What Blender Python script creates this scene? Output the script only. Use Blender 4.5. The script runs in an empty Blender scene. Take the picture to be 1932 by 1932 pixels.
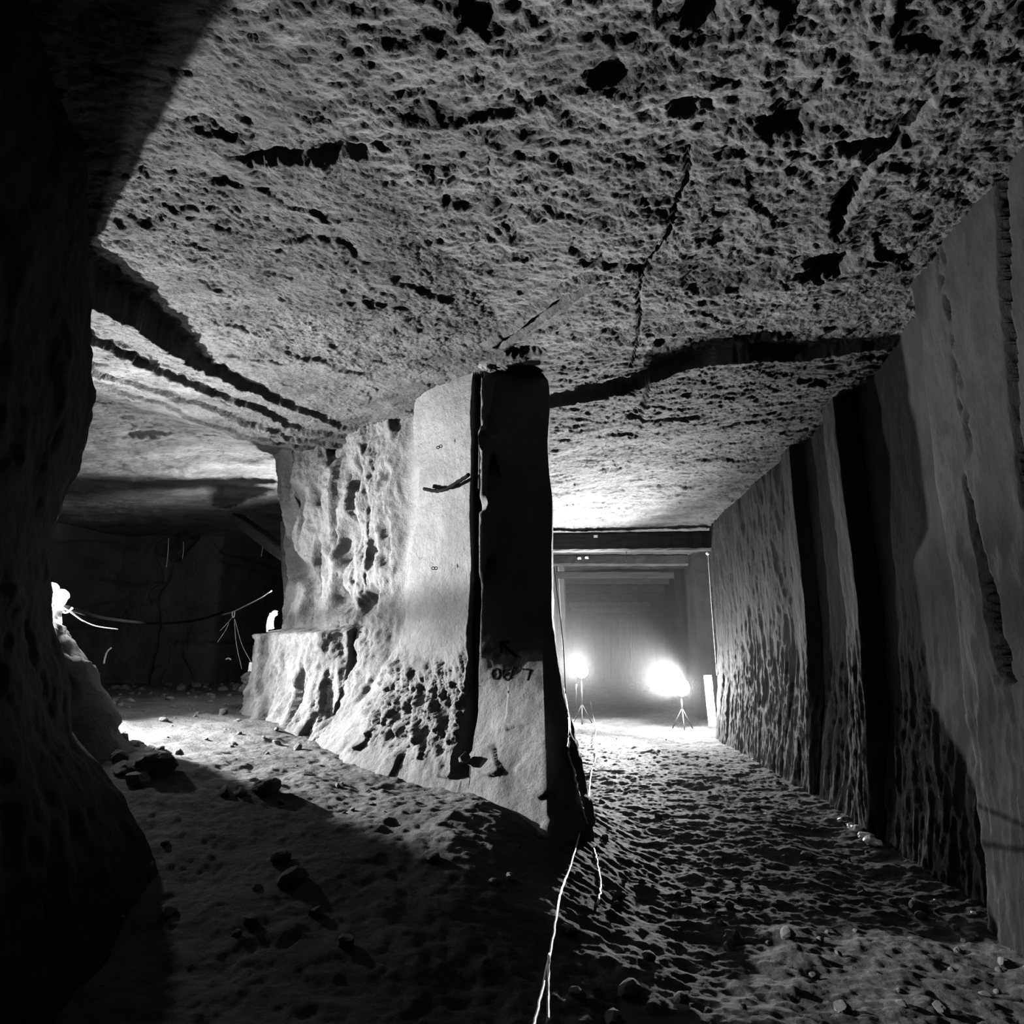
import bpy, bmesh, math, random
import numpy as np
from mathutils import Vector, Matrix
random.seed(7)
C = bpy.context.scene.collection
# ------------------------------------------------------------------ camera
F = 1200.0; W = 1932.0; CH = 1.5
th = math.atan(269 / F); yaw = math.atan(159 / (F * math.cos(th) + 269 * math.sin(th)))
cd = bpy.data.cameras.new('camera'); cam = bpy.data.objects.new('camera', cd); C.objects.link(cam)
cd.sensor_width = 36; cd.lens = 36 * F / W; cd.clip_start = .05; cd.clip_end = 200
cam.location = (0, 0, CH); cam.rotation_euler = (math.pi / 2 + th, 0, yaw)
bpy.context.scene.camera = cam
# ------------------------------------------------------------------ world and exposure
wd = bpy.data.worlds.new('world'); bpy.context.scene.world = wd; wd.use_nodes = True
wd.node_tree.nodes['Background'].inputs[0].default_value = (0, 0, 0, 1)
wd.node_tree.nodes['Background'].inputs[1].default_value = 0
vs = bpy.context.scene.view_settings
vs.view_transform = 'Standard'; vs.look = 'None'; vs.gamma = 1; vs.use_curve_mapping = False; vs.exposure = 0.0
# lamp powers (W)
P_KEY, P_LEFT, P_CANDLE, P_PASS, P_TUN_L, P_TUN_R, P_GLOW_L, P_GLOW_R = 11500, 420, 150, 5500, 8000, 60000, 600, 800

# ------------------------------------------------------------------ measuring helpers: a photo point at a known depth or height
def _ray(px, py):
    a = (px - 966) / F; b = (966 - py) / F
    fx, fy = -math.sin(yaw), math.cos(yaw)
    f = (fx * math.cos(th), fy * math.cos(th), math.sin(th)); r = (math.cos(yaw), math.sin(yaw), 0)
    u = (-fx * math.sin(th), -fy * math.sin(th), math.cos(th))
    return [f[i] + a * r[i] + b * u[i] for i in range(3)]
def aY(px, py, Y):
    d = _ray(px, py); t = Y / d[1]; return (d[0] * t, Y, CH + d[2] * t)
def aZ(px, py, Z):
    d = _ray(px, py); t = (Z - CH) / d[2]; return (d[0] * t, d[1] * t, Z)
# ------------------------------------------------------------------ noise
_r = np.random.RandomState(3); _p = _r.permutation(512).astype(np.int32); _p = np.concatenate([_p, _p, _p])
_g = _r.normal(size=(512, 3)).astype(np.float32); _g /= np.linalg.norm(_g, axis=1)[:, None]
def pn(x, y, z=None):
    x = np.asarray(x, np.float32); y = np.asarray(y, np.float32)
    xi = np.floor(x).astype(np.int32); yi = np.floor(y).astype(np.int32); xf = x - xi; yf = y - yi; xi &= 511; yi &= 511
    fu = xf * xf * xf * (xf * (xf * 6 - 15) + 10); fv = yf * yf * yf * (yf * (yf * 6 - 15) + 10)
    if z is None:
        def c(i, j):
            h = _p[_p[(xi + i) & 511] + ((yi + j) & 511)] & 511
            return _g[h, 0] * (xf - i) + _g[h, 1] * (yf - j)
        a = c(0, 0) * (1 - fu) + c(1, 0) * fu; b = c(0, 1) * (1 - fu) + c(1, 1) * fu
        return (a * (1 - fv) + b * fv) * 1.5
    z = np.asarray(z, np.float32); zi = np.floor(z).astype(np.int32); zf = z - zi; zi &= 511
    fw = zf * zf * zf * (zf * (zf * 6 - 15) + 10)
    def c3(i, j, k):
        h = _p[_p[_p[(xi + i) & 511] + ((yi + j) & 511)] + ((zi + k) & 511)] & 511
        return _g[h, 0] * (xf - i) + _g[h, 1] * (yf - j) + _g[h, 2] * (zf - k)
    def pl(k):
        a = c3(0, 0, k) * (1 - fu) + c3(1, 0, k) * fu; b = c3(0, 1, k) * (1 - fu) + c3(1, 1, k) * fu
        return a * (1 - fv) + b * fv
    return (pl(0) * (1 - fw) + pl(1) * fw) * 1.4
def fbm(x, y, z=None, o=4, ridge=False, gain=.5):
    s = 0; a = 1; f = 1.0; t = 0
    for k in range(o):
        n = pn(x * f + 17.3 * k, y * f + 5.1 * k, None if z is None else z * f + 9.7 * k)
        if ridge: n = 1 - 2 * np.abs(n)
        s = s + a * n; t += a; a *= gain; f *= 2.03
    return s / t
def sst(a, b, x):
    t = np.clip((x - a) / (b - a), 0, 1); return t * t * (3 - 2 * t)
# ------------------------------------------------------------------ materials
def mat(name, c0, c1, scale=3, bump=.6, bdist=.02, bscale=45, rough=.95, spec=.03, stretch=(1, 1, 1), detail=8, metal=0):
    m = bpy.data.materials.new(name); m.use_nodes = True; nt = m.node_tree; b = nt.nodes['Principled BSDF']
    b.inputs['Roughness'].default_value = rough; b.inputs['Specular IOR Level'].default_value = spec; b.inputs['Metallic'].default_value = metal
    tc = nt.nodes.new('ShaderNodeTexCoord'); mp = nt.nodes.new('ShaderNodeMapping'); mp.inputs['Scale'].default_value = stretch
    nt.links.new(tc.outputs['Object'], mp.inputs['Vector'])
    n1 = nt.nodes.new('ShaderNodeTexNoise'); n1.inputs['Scale'].default_value = scale; n1.inputs['Detail'].default_value = 6
    n1.inputs['Roughness'].default_value = .65
    cr = nt.nodes.new('ShaderNodeValToRGB'); cr.color_ramp.elements[0].position = .3; cr.color_ramp.elements[1].position = .7
    cr.color_ramp.elements[0].color = (c0, c0, c0, 1); cr.color_ramp.elements[1].color = (c1, c1, c1, 1)
    nt.links.new(mp.outputs[0], n1.inputs['Vector']); nt.links.new(n1.outputs['Fac'], cr.inputs[0]); nt.links.new(cr.outputs[0], b.inputs['Base Color'])
    if bump:
        n2 = nt.nodes.new('ShaderNodeTexNoise'); n2.inputs['Scale'].default_value = bscale; n2.inputs['Detail'].default_value = detail
        n2.inputs['Roughness'].default_value = .68
        bp = nt.nodes.new('ShaderNodeBump'); bp.inputs['Strength'].default_value = bump; bp.inputs['Distance'].default_value = bdist
        nt.links.new(mp.outputs[0], n2.inputs['Vector']); nt.links.new(n2.outputs['Fac'], bp.inputs['Height']); nt.links.new(bp.outputs[0], b.inputs['Normal'])
        if detail > 8:                                      # a second, finer layer of grit
            n3 = nt.nodes.new('ShaderNodeTexNoise'); n3.inputs['Scale'].default_value = bscale * 3.7; n3.inputs['Detail'].default_value = 5; n3.inputs['Roughness'].default_value = .7
            b3 = nt.nodes.new('ShaderNodeBump'); b3.inputs['Strength'].default_value = bump; b3.inputs['Distance'].default_value = bdist * .34
            nt.links.new(mp.outputs[0], n3.inputs['Vector']); nt.links.new(n3.outputs['Fac'], b3.inputs['Height']); nt.links.new(b3.outputs[0], bp.inputs['Normal'])
    return m
def emit(name, s):
    m = bpy.data.materials.new(name); m.use_nodes = True; b = m.node_tree.nodes['Principled BSDF']
    b.inputs['Base Color'].default_value = (.8, .8, .8, 1); b.inputs['Emission Color'].default_value = (1, 1, 1, 1); b.inputs['Emission Strength'].default_value = s
    return m
M = {
 'ceil': mat('ceiling_rock', .032, .09, 2.2, 1.0, .13, 14, stretch=(.75, 1.3, 1), detail=12),
 'pillar': mat('pillar_rock', .045, .075, 2.5, .8, .045, 14, detail=12),
 'wall': mat('wall_rock', .018, .036, 2.5, .8, .05, 12, stretch=(1, 1, .6), detail=12),
 'wall_shaded': mat('shaded_wall_rock', .005, .012, 2.5, .6, .04, 12, stretch=(1, 1, .6), detail=12),  # copy of the wall rock with shade put into its colour
 'floor': mat('floor_dust', .028, .065, 1.8, .9, .06, 12, detail=12),
 'stone': mat('loose_stone', .03, .065, 5, .5, .01, 40),
 'wood': mat('dark_timber', .008, .02, 6, .5, .01, 30, rough=.7, stretch=(.3, 3, 3)),
 'greywood': mat('grey_timber', .05, .09, 6, .5, .01, 30, rough=.8, stretch=(3, 3, .3)),
 'palewood': mat('pale_timber', .3, .45, 6, .3, .005, 30, rough=.7, stretch=(3, 3, .3)),
 'cord': mat('pale_cord', .25, .4, 30, .4, .002, 300, rough=.5, spec=.4),
 'black': mat('black_rubber', .002, .004, 20, .3, .003, 100, rough=.9, spec=.0),
 'metal': mat('dull_metal', .008, .02, 20, .3, .003, 60, rough=.45, spec=.5, metal=.6),
 'white': mat('white_plastic', .5, .7, 8, .3, .004, 60, rough=.4, spec=.5),
 'paint': mat('black_spray_paint', .003, .006, 12, .4, .008, 60),
}
# ------------------------------------------------------------------ object helpers
def tag(o, label=None, cat=None, group=None, kind=None):
    if label: o['label'] = label
    if cat: o['category'] = cat
    if group: o['group'] = group
    if kind: o['kind'] = kind
    return o
def empty(name, loc=(0, 0, 0), label=None, cat=None, group=None):
    o = bpy.data.objects.new(name, None); C.objects.link(o); o.location = loc; o.empty_display_size = .1
    return tag(o, label, cat, group)
def link(name, me, m, parent=None, loc=None):
    o = bpy.data.objects.new(name, me); C.objects.link(o)
    if m is not None and not me.materials: me.materials.append(m)
    if loc is not None: o.location = loc
    if parent is not None:
        o.parent = parent
        if loc is None: o.location = (0, 0, 0); o.matrix_parent_inverse = Matrix.Translation(-parent.location)   # built in world coordinates
    return o
def gridmesh(name, P, m, parent=None, smooth=True, flip=False):
    nu, nv = P.shape[:2]; me = bpy.data.meshes.new(name)
    me.vertices.add(nu * nv); me.vertices.foreach_set('co', P.astype(np.float32).ravel())
    i = np.arange(nu - 1)[:, None] * nv + np.arange(nv - 1)[None, :]
    q = np.stack([i, i + 1, i + nv + 1, i + nv] if flip else [i, i + nv, i + nv + 1, i + 1], -1).reshape(-1, 4)
    n = len(q); me.loops.add(n * 4); me.loops.foreach_set('vertex_index', q.ravel().astype(np.int32))
    me.polygons.add(n); me.polygons.foreach_set('loop_start', np.arange(0, n * 4, 4, dtype=np.int32))
    me.update(calc_edges=True)
    if smooth: me.polygons.foreach_set('use_smooth', np.ones(n, bool))
    return link(name, me, m, parent)
def bmobj(name, bm, m, parent=None, smooth=False):
    me = bpy.data.meshes.new(name); bm.to_mesh(me); bm.free()
    if smooth: me.polygons.foreach_set('use_smooth', np.ones(len(me.polygons), bool))
    return link(name, me, m, parent)
def tube(bm, pts, r, n=6, r2=None):
    pts = [Vector(p) for p in pts]; rings = []
    for k, p in enumerate(pts):
        d = (pts[min(k + 1, len(pts) - 1)] - pts[max(k - 1, 0)]).normalized()
        a = d.cross(Vector((.3, .2, .93))); a = a.normalized() if a.length > .01 else Vector((1, 0, 0)); b = d.cross(a)
        rr = r if r2 is None else r + (r2 - r) * k / (len(pts) - 1)
        rings.append([bm.verts.new(p + (a * math.cos(t) + b * math.sin(t)) * rr) for t in [2 * math.pi * i / n for i in range(n)]])
    for A, B in zip(rings, rings[1:]):
        for i in range(n): bm.faces.new((A[i], A[(i + 1) % n], B[(i + 1) % n], B[i]))
    bm.faces.new(rings[0][::-1]); bm.faces.new(rings[-1])
def spline(pts, n=8):
    P = [Vector(p) for p in pts]; P = [P[0] * 2 - P[1]] + P + [P[-1] * 2 - P[-2]]; out = []
    for i in range(1, len(P) - 2):
        for k in range(n):
            t = k / n; a, b, c, d = P[i - 1], P[i], P[i + 1], P[i + 2]
            out.append(.5 * ((2 * b) + (c - a) * t + (2 * a - 5 * b + 4 * c - d) * t * t + (3 * b - a - 3 * c + d) * t ** 3))
    out.append(P[-2]); return out
def bar(bm, A, B, w, h, rough=.0, seg=14, seed=0):
    """a hewn rectangular timber from A to B, w wide and h high, worn edges"""
    rr = random.Random(seed); A = Vector(A); B = Vector(B); d = (B - A).normalized()
    up = Vector((0, 0, 1)) if abs(d.z) < .8 else Vector((0, 1, 0)); s = d.cross(up).normalized(); up = s.cross(d)
    rings = []; c = .14 * min(w, h)
    sh = [(-w/2+c, -h/2), (w/2-c, -h/2), (w/2, -h/2+c), (w/2, h/2-c), (w/2-c, h/2), (-w/2+c, h/2), (-w/2, h/2-c), (-w/2, -h/2+c)]
    for k in range(seg + 1):
        p = A.lerp(B, k / seg)
        rings.append([bm.verts.new(p + s * (x + rr.uniform(-rough, rough)) + up * (y + rr.uniform(-rough, rough))) for x, y in sh])
    for a, b in zip(rings, rings[1:]):
        for i in range(8): bm.faces.new((a[i], a[(i + 1) % 8], b[(i + 1) % 8], b[i]))
    bm.faces.new(rings[0][::-1]); bm.faces.new(rings[-1])
# ------------------------------------------------------------------ floor height
def floor_low(x, y):
    s = .55 * sst(.55, -1.0, x) + .35 * sst(-1.0, -4.6, x)
    g = .25 + .75 * sst(2.2, 4.6, y)
    h = s * g
    h = h + .10 * np.exp(-((x - .9) / .35) ** 2) * sst(1.5, 4, y) * 0 - .05 * np.exp(-((x - 1.9) / .3) ** 2)
    return h * (1 - sst(5.5, 7.5, y) * sst(-2.2, -1, x))
def floor_h(x, y):
    h = floor_low(x, y)
    wx = x + .15 * pn(x * 1.7, y * 1.7 + 9)
    h = h + .05 * pn(wx * .9, y * .7) + .045 * fbm(wx * 2.6, y * 3.4 + 4, o=3) + .022 * fbm(x * 9, y * 12, o=3)
    h = h + .012 * np.maximum(fbm(x * 22 + 3, y * 26, o=2), -.1)
    return h
def fz(x, y): return float(floor_h(np.array([x], np.float32), np.array([y], np.float32))[0])
xs = np.concatenate([np.arange(-12, -5, .06), np.arange(-5, -3, .03), np.arange(-3, 2.7, .014), np.arange(2.7, 4.2, .05)])
ys = [-2.0]
while ys[-1] < 31: ys.append(ys[-1] + (.12 if ys[-1] < 2.3 else max(.014, .0034 * ys[-1])))
ys = np.array(ys)
X, Y = np.meshgrid(xs, ys, indexing='ij')
o = gridmesh('floor', np.stack([X, Y, floor_h(X, Y)], -1), M['floor']); tag(o, kind='structure')
# ------------------------------------------------------------------ ceiling
dents = [(aZ(1562, 508, 4), .15, .17, .22), (aZ(1598, 385, 4), .07, .14, .12), (aZ(275, 818, 4), .28, .12, .12), (aZ(590, 300, 4), .42, .07, .10),
         (aZ(1320, 40, 4), .09, .07, .08), (aZ(1150, 145, 4), .1, .08, .08), (aZ(1490, 235, 4), .14, .1, .08), (aZ(990, 665, 4), .16, .1, .14),
         (aZ(1210, 510, 4), .1, .05, .09), (aZ(1300, 215, 4), .14, .06, .07), (aZ(1650, 280, 4), .22, .06, .09),
         (aZ(1430, 640, 4), .25, .08, .08), (aZ(1250, 650, 4), .07, .1, .06)]
def seg_dist(x, y, pts):
    d = np.full(x.shape, 9., np.float32)
    for (ax, ay), (bx, by) in zip(pts, pts[1:]):
        vx, vy = bx - ax, by - ay; t = np.clip(((x - ax) * vx + (y - ay) * vy) / (vx * vx + vy * vy), 0, 1)
        d = np.minimum(d, np.hypot(x - ax - t * vx, y - ay - t * vy))
    return d
crack = [aZ(px, py, 4)[:2] for px, py in [(1300, 300), (1298, 350), (1275, 400), (1262, 450), (1215, 510), (1205, 560), (1208, 610), (1200, 660), (1190, 700)]]
ledge = [aZ(px, py, 4)[:2] for px, py in [(1110, 545), (1060, 570), (1010, 605), (940, 650)]]
diag = [aZ(px, py, 4)[:2] for px, py in [(1740, 210), (1690, 270), (1640, 320), (1600, 370), (1580, 440)]]
def ceil_h(x, y):
    z = np.full(x.shape, 4.0, np.float32)
    nz = .09 * pn(x * 2.2, y * 2.2 + 3) + .05 * pn(x * 7, y * 7) + .02 * pn(x * 20, y * 20)
    xl = np.interp(y, [0, 3.34, 4.84, 6.38, 6.9, 7.6], [-3.1, -3.2, -3.28, -2.8, -2.3, -1.8]) + nz
    d0 = np.interp(y, [1, 3.3, 4.0, 4.8, 6.4, 7.3], [.4, .30, .22, .11, .05, .02])
    q = xl - x
    rec = 1 - .8 * sst(.6, 3.2, q)
    z -= d0 * sst(0, .035, q) * rec
    for off, dd, f1 in [(.32, .07, 1.3), (.62, .06, 2.1), (.95, .05, 1.7)]:
        nn = .14 * pn(y * f1 + off * 7, x * .6 + 3)
        z -= dd * sst(0, .03, q - off - nn) * (1 - sst(.15, .9, q - off - nn)) * sst(1.5, 3, y)
    # right hand step crossing the tunnel
    yl = np.interp(x, [-.6, -.1, .5, .56, .75, 1.2, 1.7, 2.6], [6.1, 5.95, 5.68, 5.42, 5.2, 5.05, 5.22, 5.08]) + .6 * nz
    dr = np.interp(x, [-.9, -.45, .52, .56, 1.2, 2.0, 2.7], [0, .07, .09, .15, .15, .09, .05])
    v = y - yl
    z -= dr * sst(0, .06, v) * (1 - sst(.3, 3.0, v))
    # smaller overlapping scales, edges facing the viewer
    for k, (f, a) in enumerate([(1.1, .03), (1.9, .022), (3.7, .016)]):
        t = (y * f * .75 + 1.1 * pn(x * f + 7 * k, y * f * .8) + .3 * pn(x * f * 4, y * f * 4)); fr = t - np.floor(t)
        on = sst(-.05, .25, pn(x * f * .8 + 31 * k, y * f * .8 + 11))
        z -= a * (np.where(fr < .08, fr / .08, 1 - (fr - .08) / .92) - .5) * on
    for (cx, cy, _), rx, ry, dp in dents:
        r = np.hypot((x - cx) / rx, (y - cy) / ry) + .3 * pn(x * 9, y * 9)
        r = r + .35 * pn(x * 22, y * 22); z += dp * (.75 if dp < .2 else 1) * (1 - sst(.45, 1.1, r))
    z += .05 * (1 - sst(.0, .02, seg_dist(x, y, crack) + .012 * pn(x * 25, y * 25)))
    d = seg_dist(x, y, ledge); z += .05 * (1 - sst(0, .05, d)); z -= .03 * (1 - sst(.05, .14, d))
    d = seg_dist(x, y, diag); z += .07 * (1 - sst(0, .06, d + .02 * pn(x * 12, y * 12)))
    wx = x + .1 * pn(x * 3, y * 3)
    calm = .7 + .3 * sst(-.25, .25, pn(x * .8 + 5, y * .8)); calm = np.maximum(calm, sst(-.6, .2, x))
    z += .05 * pn(x * .8, y * .8) + calm * (.022 * fbm(wx * 2.4, y * 3.0, o=3, ridge=True))
    z += calm * (.040 * fbm(wx * 5, y * 8, o=4, gain=.7) + .020 * fbm(wx * 15 + 5, y * 24 + 2, o=3, ridge=True, gain=.7))
    return z
xs = np.concatenate([np.arange(-12.5, -6, .05), np.arange(-6, -3.6, .025), np.arange(-3.6, 2.75, .012), np.arange(2.75, 4.2, .05)])
ys = [-1.5]
while ys[-1] < 31: ys.append(ys[-1] + (.1 if ys[-1] < 1.5 else max(.0125, .0030 * ys[-1])))
ys = np.array(ys)
X, Y = np.meshgrid(xs, ys, indexing='ij')
o = gridmesh('ceiling', np.stack([X, Y, ceil_h(X, Y)], -1), M['ceil'], flip=True); tag(o, kind='structure')
# ------------------------------------------------------------------ rock faces
def sheet(name, cols, levels, mt, du, dz, disp, parent=None, flip=False):
    """cols: list of plan positions (x,y), or a list of them per level; du: spacing per column span"""
    K = np.array([[c] * len(levels) if not hasattr(c[0], '__len__') else c for c in cols], float)   # nc,nl,2
    us = []
    for i in range(len(cols) - 1):
        L = max(.02, np.hypot(*(K[i + 1] - K[i]).mean(0))); s = du[i] if hasattr(du, '__len__') else du
        us.append(i + np.arange(0, 1, s / L) if L > s else np.array([float(i)]))
    us = np.concatenate(us + [np.array([len(cols) - 1.0])]); zs = np.arange(levels[0], levels[-1] + dz / 2, dz)
    A = np.zeros((len(us), len(levels), 2))
    for l in range(len(levels)):
        for k in range(2): A[:, l, k] = np.interp(us, np.arange(len(cols)), K[:, l, k])
    P = np.zeros((len(us), len(zs), 3)); P[..., 2] = zs[None, :]
    for u in range(len(us)):
        for k in range(2): P[u, :, k] = np.interp(zs, levels, A[u, :, k])
    # smooth a little along u to soften corners, then outward normals in plan
    T = np.gradient(P[..., :2], axis=0); kern = max(2, int(.08 / dz))
    N = np.stack([T[..., 1], -T[..., 0]], -1)
    for _ in range(3): N[1:-1] = (N[:-2] + N[1:-1] + N[2:]) / 3
    N /= np.maximum(np.linalg.norm(N, axis=-1), 1e-6)[..., None]
    if flip: N = -N
    d, dzz = disp(P, us[:, None] + 0 * P[..., 2])
    P[..., :2] += N * d[..., None]; P[..., 2] += dzz
    return gridmesh(name, P, mt, parent, flip=flip)
LV = [-.1, .3, .6, .9, 1.2, 1.5, 1.72, 1.80, 2.4, 3.0, 3.6, 4.3]
def col(x, y, n=(0, 0), off=None, top=None):
    """off: outward offsets at the levels"""
    off = off or [0] * len(LV); return [(x + n[0] * o, y + n[1] * o) for o in off]
nl = (-.6, -.8)
flare = [1.3, .95, .62, .38, .2, .08, .02, 0, 0, 0, 0, 0]
flareR = [.55, .42, .28, .16, .08, .03, 0, 0, 0, 0, 0, 0]
blk = [1.0, .75, .55, .42, .36, .34, .33, .02, 0, 0, 0, .0]
pc = [
 col(-4.6, 16), col(-3.9, 12), col(-3.3, 9.8), col(-3.35, 8.3, (-1, 0), [.5, .4, .3, .2, .1, .0, 0, 0, -.1, .0, .1, .2]),
 col(-3.86, 7.55, (-.9, -.4), [.75, .6, .42, .22, .05, -.05, -.08, -.15, -.12, 0, .12, .3]),
 col(-3.6, 7.2, (-.5, -.86), [.8, .6, .5, .42, .36, .33, .32, 0, .0, .05, .08, .25]),
 col(-3.1, 6.95, nl, blk), col(-2.6, 6.6, nl, blk),
 col(-2.35, 6.5, nl, [1.0, .75, .5, .3, .2, .12, .08, .0, 0, 0, 0, 0]),
 col(-1.95, 6.2, nl, flare),
 col(-1.82, 5.98, nl, [1.3, .95, .62, .36, .15, 0, -.06, -.08, -.05, 0, 0, 0]),
 col(-1.70, 5.82, nl, [1.3, .97, .66, .42, .26, .14, .08, .06, .02, 0, 0, 0]),
 col(-1.35, 5.5, (-.5, -.86), [1.0, .75, .48, .28, .14, .05, .02, 0, 0, 0, 0, 0]),
 col(-1.04, 5.27, (-.15, -.98), [.62, .53, .37, .21, .09, .02, .0, 0, 0, 0, 0, 0]),
 col(-.93, 5.27, (.0, -1), [.7, .6, .42, .26, .12, .03, .0, 0, 0, 0, 0, 0]),
 col(-.70, 5.33, (.0, -1), [.92, .82, .64, .46, .27, .08, .0, 0, 0, 0, 0, 0]),
 col(-.44, 5.42, (.1, -.99), [1.16, 1.06, .88, .68, .44, .14, 0, 0, 0, 0, 0, 0]), col(-.37, 5.56, (.5, -.87), [.72, .64, .5, .36, .22, .08, 0, 0, 0, 0, 0, 0]), col(-.44, 6.2, (1, 0), [.25, .16, .08, .03, 0, 0, 0, 0, 0, 0, 0, 0]),
 col(-.60, 8.5), col(-.76, 11), col(-.86, 13), col(-1.0, 15), col(-1.05, 18), col(-1.05, 18.1), col(-.85, 18.2), col(-.85, 19), col(-1.15, 19.1), col(-1.1, 31)]
GU = 13.48   # column coordinate of the bore groove
def disp_pillar(P, u):
    x, y, z = P[..., 0], P[..., 1], P[..., 2]
    left = sst(3, 4.5, u) * (1 - sst(8.2, 9.2, u)); mid = sst(8.8, 9.2, u) * (1 - sst(13.45, 13.5, u)); right = sst(13.5, 13.6, u) * (1 - sst(17.5, 18.5, u)); side = sst(17.3, 18.2, u)
    low = 1 - sst(1.2, 1.75, z + .25 * pn(x * 3, y * 3, z * 2))
    d = .05 * pn(x * 1.5, y * 1.5, z * 1.5)
    g = fbm(x * 4.5, y * 4.5, z * 1.3, o=4, ridge=True)                       # tall gouges
    d = d + left * (.08 * fbm(x * 3, y * 3, z * 1.0, o=5, ridge=True, gain=.6) * sst(4.2, 3.4, z) + .09 * fbm(x * 3, y * 3, z * 2.2, o=5, gain=.62))
    d = d + left * (.05 * fbm(x * 9, y * 9, z * 4, o=4, ridge=True, gain=.65) - .10 * sst(.12, .3, pn(x * 4.2 + 3, y * 4.2, z * 1.1)))
    ub = np.interp(z, [1.3, 1.6, 1.9, 2.4, 3.2, 3.7], [8.6, 9.6, 10.3, 10.9, 11.05, 10.6]) + .12 * pn(z * 5, z * 0 + 1)
    d = d - .11 * (1 - sst(ub - .05, ub + .05, u)) * sst(8.4, 9.0, u) * sst(1.35, 1.5, z)
    hol = sst(.08, .4, pn(x * 2.4 + 1, y * 2.4, z * 1.5 + 4)); d = d - left * .22 * hol * sst(1.85, 2.1, z) * (1 - sst(3.4, 3.8, z))
    d = d + mid * (.012 * fbm(x * 5, y * 5, z * 9, o=4) + .006 * fbm(x * 3 + z * 9, y * 3, z * 22, o=2))
    streak = 1.7 * fbm(x * 8 + z * 5.5, y * 8, z * 2.0 - x * 2, o=5, gain=.64)      # slanting gouges on the lower part
    d = d + mid * low * sst(.55, .95, z) * .10 * streak
    d = d + low * (mid + right) * .035 * fbm(x * 3.2, y * 3.2, z * 3.2, o=4) 
    fac = pn(x * 3.5, y * 3.5, z * 3); d = d + (1 - sst(.8, 1.1, z)) * (mid + right) * .03 * sst(.0, .05, fac)
    d = d + right * (.008 * fbm(x * 6, y * 6, z * 6, o=3))
    # flakes standing out beside the groove that catch the light
    d = d + right * .12 * sst(.0, .08, .8 * (z - 2.95) + .1 * pn(z * 7, u * 2) - (u - 13.75)) * (z > 2.9) * (z < 3.9)
    d = d + right * .15 * sst(.0, .06, pn(x * 6 + 2, y * 3, z * 2.2 + .7 + x * 2) - .02) * sst(2.05, 2.2, z) * (1 - sst(3.3, 3.5, z)) * (1 - sst(14.2, 14.8, u))
    d = d + side * (.05 * fbm(x * 0 + 3, y * 2.2, z * .25, o=4) + .02 * fbm(x * 4, y * 6, z * 2, o=3))
    # the bore groove
    gu = GU + .10 * pn(z * .8 + 3, z * 0 + .5) + .05 * (z - 2.4) / 2 * 0
    w = np.abs(u - gu) + .035 * pn(z * 6, u * 9)
    d = d - .26 * (1 - sst(.36, .46, w)) * sst(.60, .68, z) * (1 - sst(3.93, 3.98, z + .02 * pn(u * 9, u * 3)))
    # horizontal tear beside the groove under the hanging cable
    return d, .015 * pn(x * 3, y * 3, z * 3)
pil = sheet('rock_pillar', pc, LV, M['pillar'], [.2, .15, .05, .025, .02, .015, .015, .015, .014, .012, .010, .012, .010, .0045, .007, .012, .014, .02, .04, .05, .05, .08, .08, .05, .05, .05, .05, .15], .016, disp_pillar, flip=False)
tag(pil, 'huge pale rock pillar with flared base between the chamber and the timbered tunnel', 'rock pillar')

# left foreground wall: a black mass that frames the view
LW = [-.1, .3, .8, 1.1, 1.35, 1.66, 1.96, 2.2, 2.42, 2.68, 3.04, 3.2, 3.69, 4.3]
lx = [-2.1, -2.3, -2.62, -2.82, -2.88, -3.03, -3.1, -3.12, -3.07, -3.0, -2.98, -3.05, -3.13, -3.3]
ly = [3.6, 3.5, 3.4] + [3.28] * 11
cor = list(zip(lx, ly))
def shift(c, dx, dy, fx=0): return [(x * (1 - fx) + dx, y + dy) for x, y in c]
lw = [[(-1.4 - .1 * k, -2) for k in range(14)], [(-1.5, .2)] * 14, [(-2.0 + .3 * max(0, 1 - z / 1.5), 1.5) for z in LW], [(-2.55 + .6 * max(0, 1 - z / 1.5), 2.5) for z in LW],
      cor, shift(cor, -.45, .25), shift(cor, -1.4, .65), [(-7.5, 4.9)] * 14, [(-10, 5.3)] * 14]
def disp_left(P, u):
    x, y, z = P[..., 0], P[..., 1], P[..., 2]; k = 1 - .75 * np.exp(-((u - 4) / .5) ** 2)
    return k * (.07 * fbm(x * 1.3, y * 1.3, z * .7, o=4) + .03 * fbm(x * 4, y * 4, z * 3, o=4)) + .03 * fbm(x * 8, y * 8, z * 8, o=3), 0
o = sheet('wall_left', lw, LW, M['wall_shaded'], [.08, .05, .03, .02, .02, .03, .06, .1], .025, disp_left, flip=False); tag(o, kind='structure')

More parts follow.
